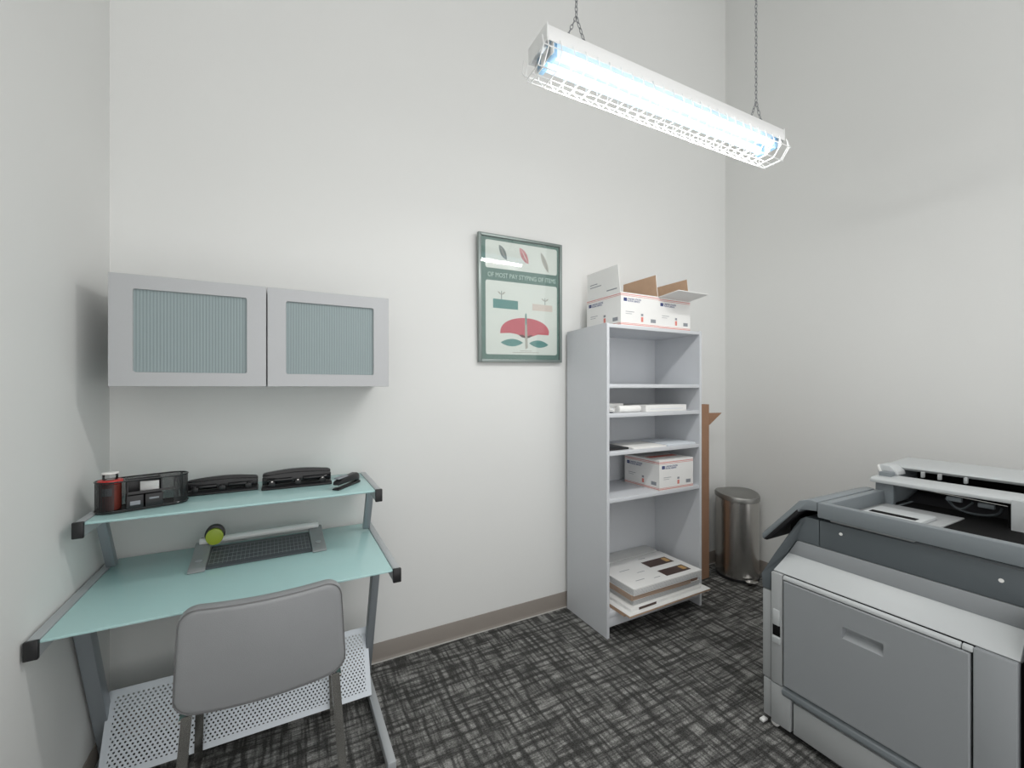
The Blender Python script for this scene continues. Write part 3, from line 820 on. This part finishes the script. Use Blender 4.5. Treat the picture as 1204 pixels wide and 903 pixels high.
def cover_print(b, w, d, h):
    z = h + .0004
    for (x0, x1, y0, y1) in ((.02, .235, .0, .085), (.02, .235, -.135, -.055)):
        b.quad([(x0, y0, z), (x1, y0, z), (x1, y1, z), (x0, y1, z)], 'brownphoto')
        b.quad([(x1 - .05, y0 + .02, z + .0003), (x1 - .012, y0 + .02, z + .0003), (x1 - .012, y1 - .012, z + .0003), (x1 - .05, y1 - .012, z + .0003)], 'gold')
    for (x0, x1, y0) in ((-.20, -.12, .04), (-.11, -.05, -.02), (-.20, -.13, -.10), (-.07, -.02, -.12), (.04, .10, .125)):
        b.quad([(x0, y0, z), (x1, y0, z), (x1, y0 + .005, z), (x0, y0 + .005, z)], 'inkgrey')
slab('brochure_box', 'white brochure box with two dark brown pictures on its lid, top of the bottom-shelf pile', 'box', 2.045, 1.985, .570, .345, z, .040, -0.3, 'card_white', 'card_white', cover_print); ztop = z + .0405
o = B().box(1.80, 2.32, 2.165, 2.280, Z1, ztop + .004, 'card_grey', .002).done('grey_carton', loc=(2.06, 2.22, Z1)); tag(o, 'low grey carton at the back of the bottom shelf behind the brochure pile', 'box')

# ------------------------------------------------------------------ kraft carton leaning beside the bookcase
T = thing('tall_carton', 'tall narrow brown cardboard carton with one flap standing right of the bookcase', 'carton', (2.66, 2.16, 0))
b = B(); b.box(2.50, 2.850, 2.150, 2.156, 0, 1.318, 'kraftdark', .001); b.box(2.50, 2.850, 2.194, 2.200, 0, 1.318, 'kraftdark', .001)
b.box(2.844, 2.850, 2.156, 2.194, 0, 1.318, 'kraftdark'); b.box(2.50, 2.506, 2.156, 2.194, 0, 1.318, 'kraftdark'); b.done('body', T)
b = B(); b.prism([(2.851, 1.252), (3.000, 1.250), (2.855, 1.160), (2.851, 1.160)], 'y', 2.150, 2.156, 'kraftdark', .001); b.done('flap', T)

# ------------------------------------------------------------------ trash can (half-round, pedal)
TC = (3.088, 2.085)
rotc = math.radians(-26)
T = thing('trash_can', 'brushed steel pedal trash can with domed lid in the right back corner', 'trash can', (TC[0], TC[1], 0), (0, 0, rotc), world=False)
def dshape(hw, front, back, n=36):
    """rounded front towards -y, squarer back towards +y"""
    pts = []
    for k in range(n):
        a = 2 * PI * k / n; c, q = math.cos(a), math.sin(a)
        ex = 1.0 if q < 0 else .62
        pts.append((hw * math.copysign(abs(c) ** (ex if q >= 0 else .92), c), (front if q < 0 else back) * math.copysign(abs(q) ** ex, q)))
    return pts
D = dshape(.146, .160, .105)
def scl(P, f, z, tilt=0.0): return [(p * f, q * f, z + tilt * q) for p, q in P]
b = B(); b.loft([scl(D, 1, .022), scl(D, 1, .602, .10)], 'steel_can'); b.done('body', T, angle=30)
b = B(); b.loft([scl(D, 1.005, .0), scl(D, 1.02, .003), scl(D, 1.02, .020), scl(D, 1.0, .0225)], 'black'); b.done('base_ring', T)
b = B(); b.loft([scl(D, 1.0, .6022, .10), scl(D, 1.035, .604, .10), scl(D, 1.04, .628, .10), scl(D, 1.0, .640, .10), scl(D, .8, .646, .10)], 'steel_lid'); b.done('lid', T, angle=40)
b = B(); b.box(-.05, .05, .1055, .112, .03, .60, 'black', .002); b.done('hinge_spine', T)
b = B(); b.prism([(-.045, -.175)] + [(-.045 * math.cos(k * PI / 10), -.195 - .03 * math.sin(k * PI / 10)) for k in range(11)] + [(.045, -.175)], 'z', .022, .034, 'chrome', .003)
b.box(-.03, .03, -.19, -.15, .020, .026, 'black', .002); b.done('pedal', T)

# ------------------------------------------------------------------ chair
CHX = -.053; CHY = 1.565
CH = thing('dining_chair', 'grey leatherette chair with chrome legs pushed up to the glass desk', 'chair', (CHX, 1.75, 0))
CH_H = .325
def chair_xf(x, y, z, H=CH_H):
    """x across, y thickness (-y = rear, towards the camera), z from 0 at the bottom"""
    t = z / H
    f = 1.060 - .100 * t
    bow = .050 * (x / .23) ** 2            # sides wrap towards the sitter
    rake = -.030 * t + .020 * (1 - t) ** 2
    return (CHX + x * f, CHY + y + bow * .8 - .03 + rake, .478 + z + .006 * t)
def dense(pts, step):
    out = []
    for k in range(len(pts)):
        a, c = Vector(pts[k]), Vector(pts[(k + 1) % len(pts)]); n = max(1, int((c - a).length / step))
        out += [tuple(a.lerp(c, i / n)) for i in range(n)]
    return out
ol = dense(rounded(.455, CH_H, .052, 8, 0, CH_H / 2), .022)
b = B(); th = .052
tb = bmesh.new(); rings = []
cz0 = CH_H / 2
def scale_o(f): return [(p * f, cz0 + (q - cz0) * f) for p, q in ol]
def puff(p, q): return (1 - (p / .2275) ** 2) * (1 - ((q - cz0) / cz0) ** 2)
seq = [(k / 20, -1, None) for k in range(1, 19)] + [(.95, -1, 0), (.985, 0, -th / 2 + .004), (1.0, 0, -th / 2 + .012), (1.0, 0, th / 2 - .014), (.98, 0, th / 2 - .004), (.95, 1, 0)] + [(k / 20, 1, None) for k in range(18, 0, -1)]
for f, side, y in seq:
    rings.append([tb.verts.new(chair_xf(p, (side * (th / 2 + .008 * puff(p, q)) if side else y), q)) for p, q in scale_o(f)])
n = len(ol)
for A, Dd in zip(rings[:-1], rings[1:]):
    for k in range(n): tb.faces.new((A[k], A[(k + 1) % n], Dd[(k + 1) % n], Dd[k]))
tb.faces.new(rings[0][::-1]); tb.faces.new(rings[-1])
b._merge(tb, 'leather')
bk = b.done('backrest', CH, angle=70)
b = B(); b.tube([chair_xf(p, -th / 2 + .0035, q) for p, q in scale_o(.992)], .0018, 'seam', closed=True); b.done('piping', bk)
# seat: rounded cushion running forward under the desk
so = rounded(.44, .42, .05, 6, 0, 0)
b = B(); tb = bmesh.new(); rings = []
for f, z in ((.02, .464), (.5, .464), (.94, .464), (.99, .469), (1.0, .476), (1.0, .492), (.97, .502), (.85, .507), (.5, .509), (.02, .510)):
    rings.append([tb.verts.new((CHX + p * f, 1.800 + q * f, z)) for p, q in so])
for A, Dd in zip(rings[:-1], rings[1:]):
    for k in range(len(so)): tb.faces.new((A[k], A[(k + 1) % len(so)], Dd[(k + 1) % len(so)], Dd[k]))
tb.faces.new(rings[0][::-1]); tb.faces.new(rings[-1]); b._merge(tb, 'leather'); b.done('seat', CH, angle=70)
def bar(b, p0, p1, w, d, m):
    """flat bar from p0 to p1, w across X and d across Y"""
    def r(p): return [(p[0] - w / 2, p[1] - d / 2, p[2]), (p[0] + w / 2, p[1] - d / 2, p[2]), (p[0] + w / 2, p[1] + d / 2, p[2]), (p[0] - w / 2, p[1] + d / 2, p[2])]
    b.loft([r(p0), r(p1)], m)
for sx in (-1, 1):
    b = B(); bar(b, (CHX + sx * .205, 1.575, .470), (CHX + sx * .236, 1.535, 0), .027, .012, 'chrome'); b.done('leg', CH)
    b = B(); bar(b, (CHX + sx * .225, 1.975, .463), (CHX + sx * .240, 2.005, 0), .027, .012, 'chrome'); b.done('leg', CH)
b = B()
for sx in (-1, 1): b.box(CHX + sx * .212 - .0135, CHX + sx * .212 + .0135, 1.57, 1.97, .452, .463, 'chrome', .002)
b.box(CHX - .20, CHX + .20, 1.930, 1.944, .452, .463, 'chrome', .002); b.done('seat_frame', CH)

# ------------------------------------------------------------------ copier
XF = 1.822                          # outer side face
CP = thing('copier', 'large grey floor-standing office copier with open scanner top at the right', 'copier', (2.35, .6, 0))
# inner dark core so that panel gaps read black
b = B(); b.box(1.92, 2.80, .02, 1.05, .06, .90, 'blackvoid'); b.box(1.850, 2.80, .02, 1.05, .06, .662, 'blackvoid'); b.done('chassis', CP)
# upper shoulder, light on its slope painted as paler grey; far end cut obliquely
sh = [(XF + .014, .671), (XF + .020, .678), (1.900, .742), (2.0, .742), (2.0, .60), (XF + .05, .60), (XF + .05, .655)]
ys = [1.074, 1.071, 1.047, 1.047, 1.078, 1.078, 1.076]
b = B(); b.prism(sh, 'y', [.384] * 7, ys, 'cop_pale', .0015); b.done('shoulder_cover', CP)
b = B(); b.prism([(1.8995, .742), (1.8995, .804), (2.0, .804), (2.0, .742)], 'y', [.384] * 4, [1.047, 1.012, 1.012, 1.047], 'cop_door', .001); b.done('shoulder_band', CP)
b = B(); b.prism([(XF - .004, .652), (XF - .002, .664), (XF + .008, .670), (XF + .014, .664), (XF + .014, .650)], 'y', .500, 1.026, 'cop_pale', .003); b.done('edge_trim', CP)
b = B(); b.prism([(XF - .004, .652), (XF - .002, .664), (XF + .008, .670), (XF + .014, .664), (XF + .014, .650)], 'y', .474, .498, 'cop_pale', .003); b.done('edge_trim', CP)
# side door with a recessed grip
b = B()
y0, y1, z0, z1 = .480, 1.024, .214, .648
gy0, gy1, gz0, gz1 = .690, .812, .520, .563
x = XF - .004; xr = XF + .018; xi = XF + .022
tb = bmesh.new(); V = lambda *a: tb.verts.new(a)
def rect(x, a0, a1, c0, c1): return [V(x, a0, c0), V(x, a1, c0), V(x, a1, c1), V(x, a0, c1)]
oB = rect(xi, y0, y1, z0, z1); oA = rect(x + .004, y0, y1, z0, z1); oF = rect(x, y0 + .004, y1 - .004, z0 + .004, z1 - .004)
iF = rect(x, gy0, gy1, gz0, gz1); iB = [V(xr, gy0 + .003, gz0 + .022), V(xr, gy1 - .003, gz0 + .022), V(xr, gy1 - .003, gz1 - .002), V(xr, gy0 + .003, gz1 - .002)]
for A, Dd in ((oB, oA), (oA, oF), (oF, iF), (iF, iB)):
    for k in range(4): tb.faces.new((A[k], A[(k + 1) % 4], Dd[(k + 1) % 4], Dd[k]))
tb.faces.new(iB); tb.faces.new(oB[::-1]); b._merge(tb, 'cop_door')
b.done('side_door', CP, angle=20)
# column with the latch, fixed rear quarter panel
b = B(); b.box(XF, XF + .10, 1.030, 1.076, .205, .667, 'cop_light', .004); b.done('corner_column', CP)
b = B(); b.box(XF - .002, XF + .02, 1.038, 1.068, .405, .450, 'blackvoid', .001); b.prism([(XF - .004, .450), (XF - .004, .515), (XF + .01, .515), (XF + .004, .450)], 'y', 1.040, 1.066, 'cop_pale', .002)
b.prism([(XF - .006, .375), (XF - .008, .402), (XF + .006, .405), (XF + .006, .375)], 'y', 1.036, 1.068, 'cop_pale', .002); b.done('latch', CP)
b = B(); b.box(XF - .002, XF + .10, .386, .474, .030, .6675, 'cop_door', .003); b.done('quarter_panel', CP)
b = B(); b.box(XF + .004, 2.75, -.10, .372, .030, .803, 'cop_light', .005); b.done('rear_cover', CP)
# lower front of the side: rounded rail and drawer front
b = B(); b.prism([(XF + .002, .168), (XF - .004, .180), (XF - .002, .196), (XF + .012, .206), (XF + .05, .206), (XF + .05, .168)], 'y', .480, 1.030, 'cop_mid', .002); b.done('lower_rail', CP)
b = B(); b.box(XF + .006, XF + .09, .480, .990, .034, .160, 'cop_light', .004); b.done('lower_drawer', CP)
b = B(); b.box(XF + .002, XF + .09, .998, 1.078, .034, .200, 'cop_light', .004); b.done('lower_corner', CP)
# front bezel: dark leaning upper part and pale lower part
def x0z(z): return 1.834 if z <= .655 else (1.900 if z >= .742 else 1.834 + (z - .655) / .087 * .066)
ou = [(1.120, .580), (1.124, .640), (1.098, .722), (1.030, .852), (1.000, .900), (.980, .913), (.930, .913), (.930, .806), (1.014, .806), (1.050, .744), (1.082, .656), (1.082, .580)]
b = B(); b.prism(ou, 'x', [x0z(q) for p, q in ou], 2.82, 'cop_dark', .003); b.done('front_bezel', CP)
b = B(); b.box(1.834, 2.82, 1.082, 1.120, .200, .578, 'cop_light', .006); b.box(1.834, 2.82, 1.082, 1.116, .036, .196, 'cop_light', .005); b.done('front_panel', CP)
# dark band along the side with two round buttons
b = B(); b.box(1.900, 2.82, .372, .928, .806, .913, 'cop_dark', .003); b.box(1.900, 2.82, -.10, .370, .806, .913, 'cop_dark', .003); b.done('dark_band', CP)
for yy, zz in ((.853, .880), (.435, .868)):
    b = B(); b.cyl((1.8985, yy, zz), (1.903, yy, zz), .006, 'paper', 14); s_ = b.done('screw_cap', CP); s_['label'] = 'small white round cap'
# scanner tray rim
RZ0, RZ1 = .928, .988
b = B()
b.box(1.876, 1.912, -.10, .925, RZ0, RZ1, 'cop_mid', .005)
b.box(1.912, 2.42, .893, .925, RZ0, RZ1, 'cop_mid', .005)
b.box(1.910, 2.37, .640, .895, .914, .932, 'cop_light', .002)
b.box(1.93, 2.80, -.08, .90, .9135, .9275, 'blackvoid')
b.done('scanner_tray', CP)
b = B(); b.box(2.08, 2.24, .68, .860, .932, .945, 'cop_pale', .004); b.box(2.10, 2.135, .70, .845, .9452, .9462, 'blackvoid'); b.done('paper_stop', CP)
# tilted control panel hanging off the front
b = B(); b.prism([(.926, .990), (.955, .992), (.995, .978), (1.150, .796), (1.148, .776), (1.128, .778), (.985, .945), (.926, .952)], 'x', 1.878, 2.36, 'cop_mid', .004)
b.done('control_panel', CP)
b = B(); b.prism([(1.000, .970), (1.147, .799), (1.150, .802), (1.003, .973)], 'x', 1.895, 2.34, 'blackgloss'); b.prism([(.996, .926), (1.124, .776), (1.140, .776), (1.000, .942)], 'x', 1.874, 2.362, 'black', .002); b.done('panel_underside', CP)
# feeder unit with black openings
AX = 2.360
b = B()
b.box(AX, AX + .03, .860, .925, .930, 1.030, 'cop_mid', .004)                    # far jamb
b.box(AX + .03, AX + .42, .880, .925, .900, 1.066, 'cop_mid', .006)              # end wall
b.prism([(AX - .022, 1.022), (AX - .022, 1.036), (AX - .010, 1.044), (AX + .085, 1.050), (AX + .085, 1.030), (AX + .02, 1.024)], 'y', .30, .936, 'cop_pale', .003)   # lip
b.box(AX + .40, AX + .42, -.10, .88, .900, 1.066, 'cop_mid')
b.done('feeder_body', CP)
b = B()
b.box(AX + .012, AX + .395, .30, .878, .901, .915, 'blackvoid'); b.box(AX + .300, AX + .31, .30, .878, .915, 1.070, 'blackvoid')
b.prism([(AX + .10, .915), (AX + .29, .96), (AX + .29, .915)], 'y', .31, .87, 'black')
b.box(AX + .005, AX + .30, .512, .525, .90, 1.022, 'blackvoid')
b.done('feeder_cavity', CP)
b = B(); b.prism([(AX + .165, 1.066), (AX + .155, 1.078), (AX + .165, 1.086), (AX + .38, 1.100), (AX + .40, 1.09), (AX + .40, 1.066), (AX + .30, 1.064)], 'y', -.10, .945, 'cop_pale', .003); b.done('feeder_cover', CP)
b = B(); b.prism([(.945, 1.05), (.945, 1.088), (.93, 1.094), (.90, 1.09), (.875, 1.068), (.87, 1.05)], 'x', AX + .075, AX + .16, 'cop_pale', .005)
b.prism([(.935, 1.05), (.947, 1.085), (.940, 1.092), (.925, 1.05)], 'x', AX + .07, AX + .085, 'paper', .002); b.done('hinge_cheek', CP)
for yy in (.80, .745, .665, .47, .40):
    b = B(); b.box(AX + .125, AX + .145, yy, yy + .010, 1.049, 1.074, 'cop_light', .002); b.done('guide_rib', CP)
b = B(); b.box(AX - .024, AX + .09, .30, .512, .905, 1.040, 'cop_pale', .005); b.done('feeder_post', CP)
b = B(); b.tube([(AX + .06, .86, 1.010), (AX + .075, .70, 1.000), (AX + .07, .53, .992)], .003, 'chrome', seg=8); b.done('feeder_rod', CP)
b = B()
b.tube([(AX + .06 + .02 * math.sin(k * .3), .700 - .012 * k + .02 * math.sin(k * .5), .985 - .045 * math.sin(k * PI / 12)) for k in range(13)], .0045, 'cop_dark', seg=8)
b.tube([(AX + .08, .715 - .008 * k, .985 - .035 * math.sin(k * PI / 10)) for k in range(11)], .004, 'cop_dark', seg=8)
b.done('cable_loop', CP)
for bx in ((AX + .03, AX + .05, .655, .700, .985, 1.004), (AX + .03, AX + .05, .565, .610, .980, .998), (AX + .02, AX + .20, .845, .857, .917, .930)):
    b = B(); b.box(*bx, 'cop_mid', .003); b.done('roller_block', CP)
# castors
for cx, cy in ((1.86, 1.075), (1.86, .02), (2.72, 1.06), (2.72, .02)):
    b = B(); b.cyl((cx - .012, cy, .017), (cx + .012, cy, .017), .017, 'paper', 18, bev=.003); b.box(cx - .016, cx + .016, cy - .012, cy + .012, .017, .045, 'cop_light', .002); b.done('castor', CP)
b = B(); b.box(1.818, 1.850, 1.105, 1.124, .003, .014, 'white_metal', .003); b.done('stabilizer_foot', CP)

# tidy helper properties
for o in bpy.data.objects:
    if '_o' in o: del o['_o']
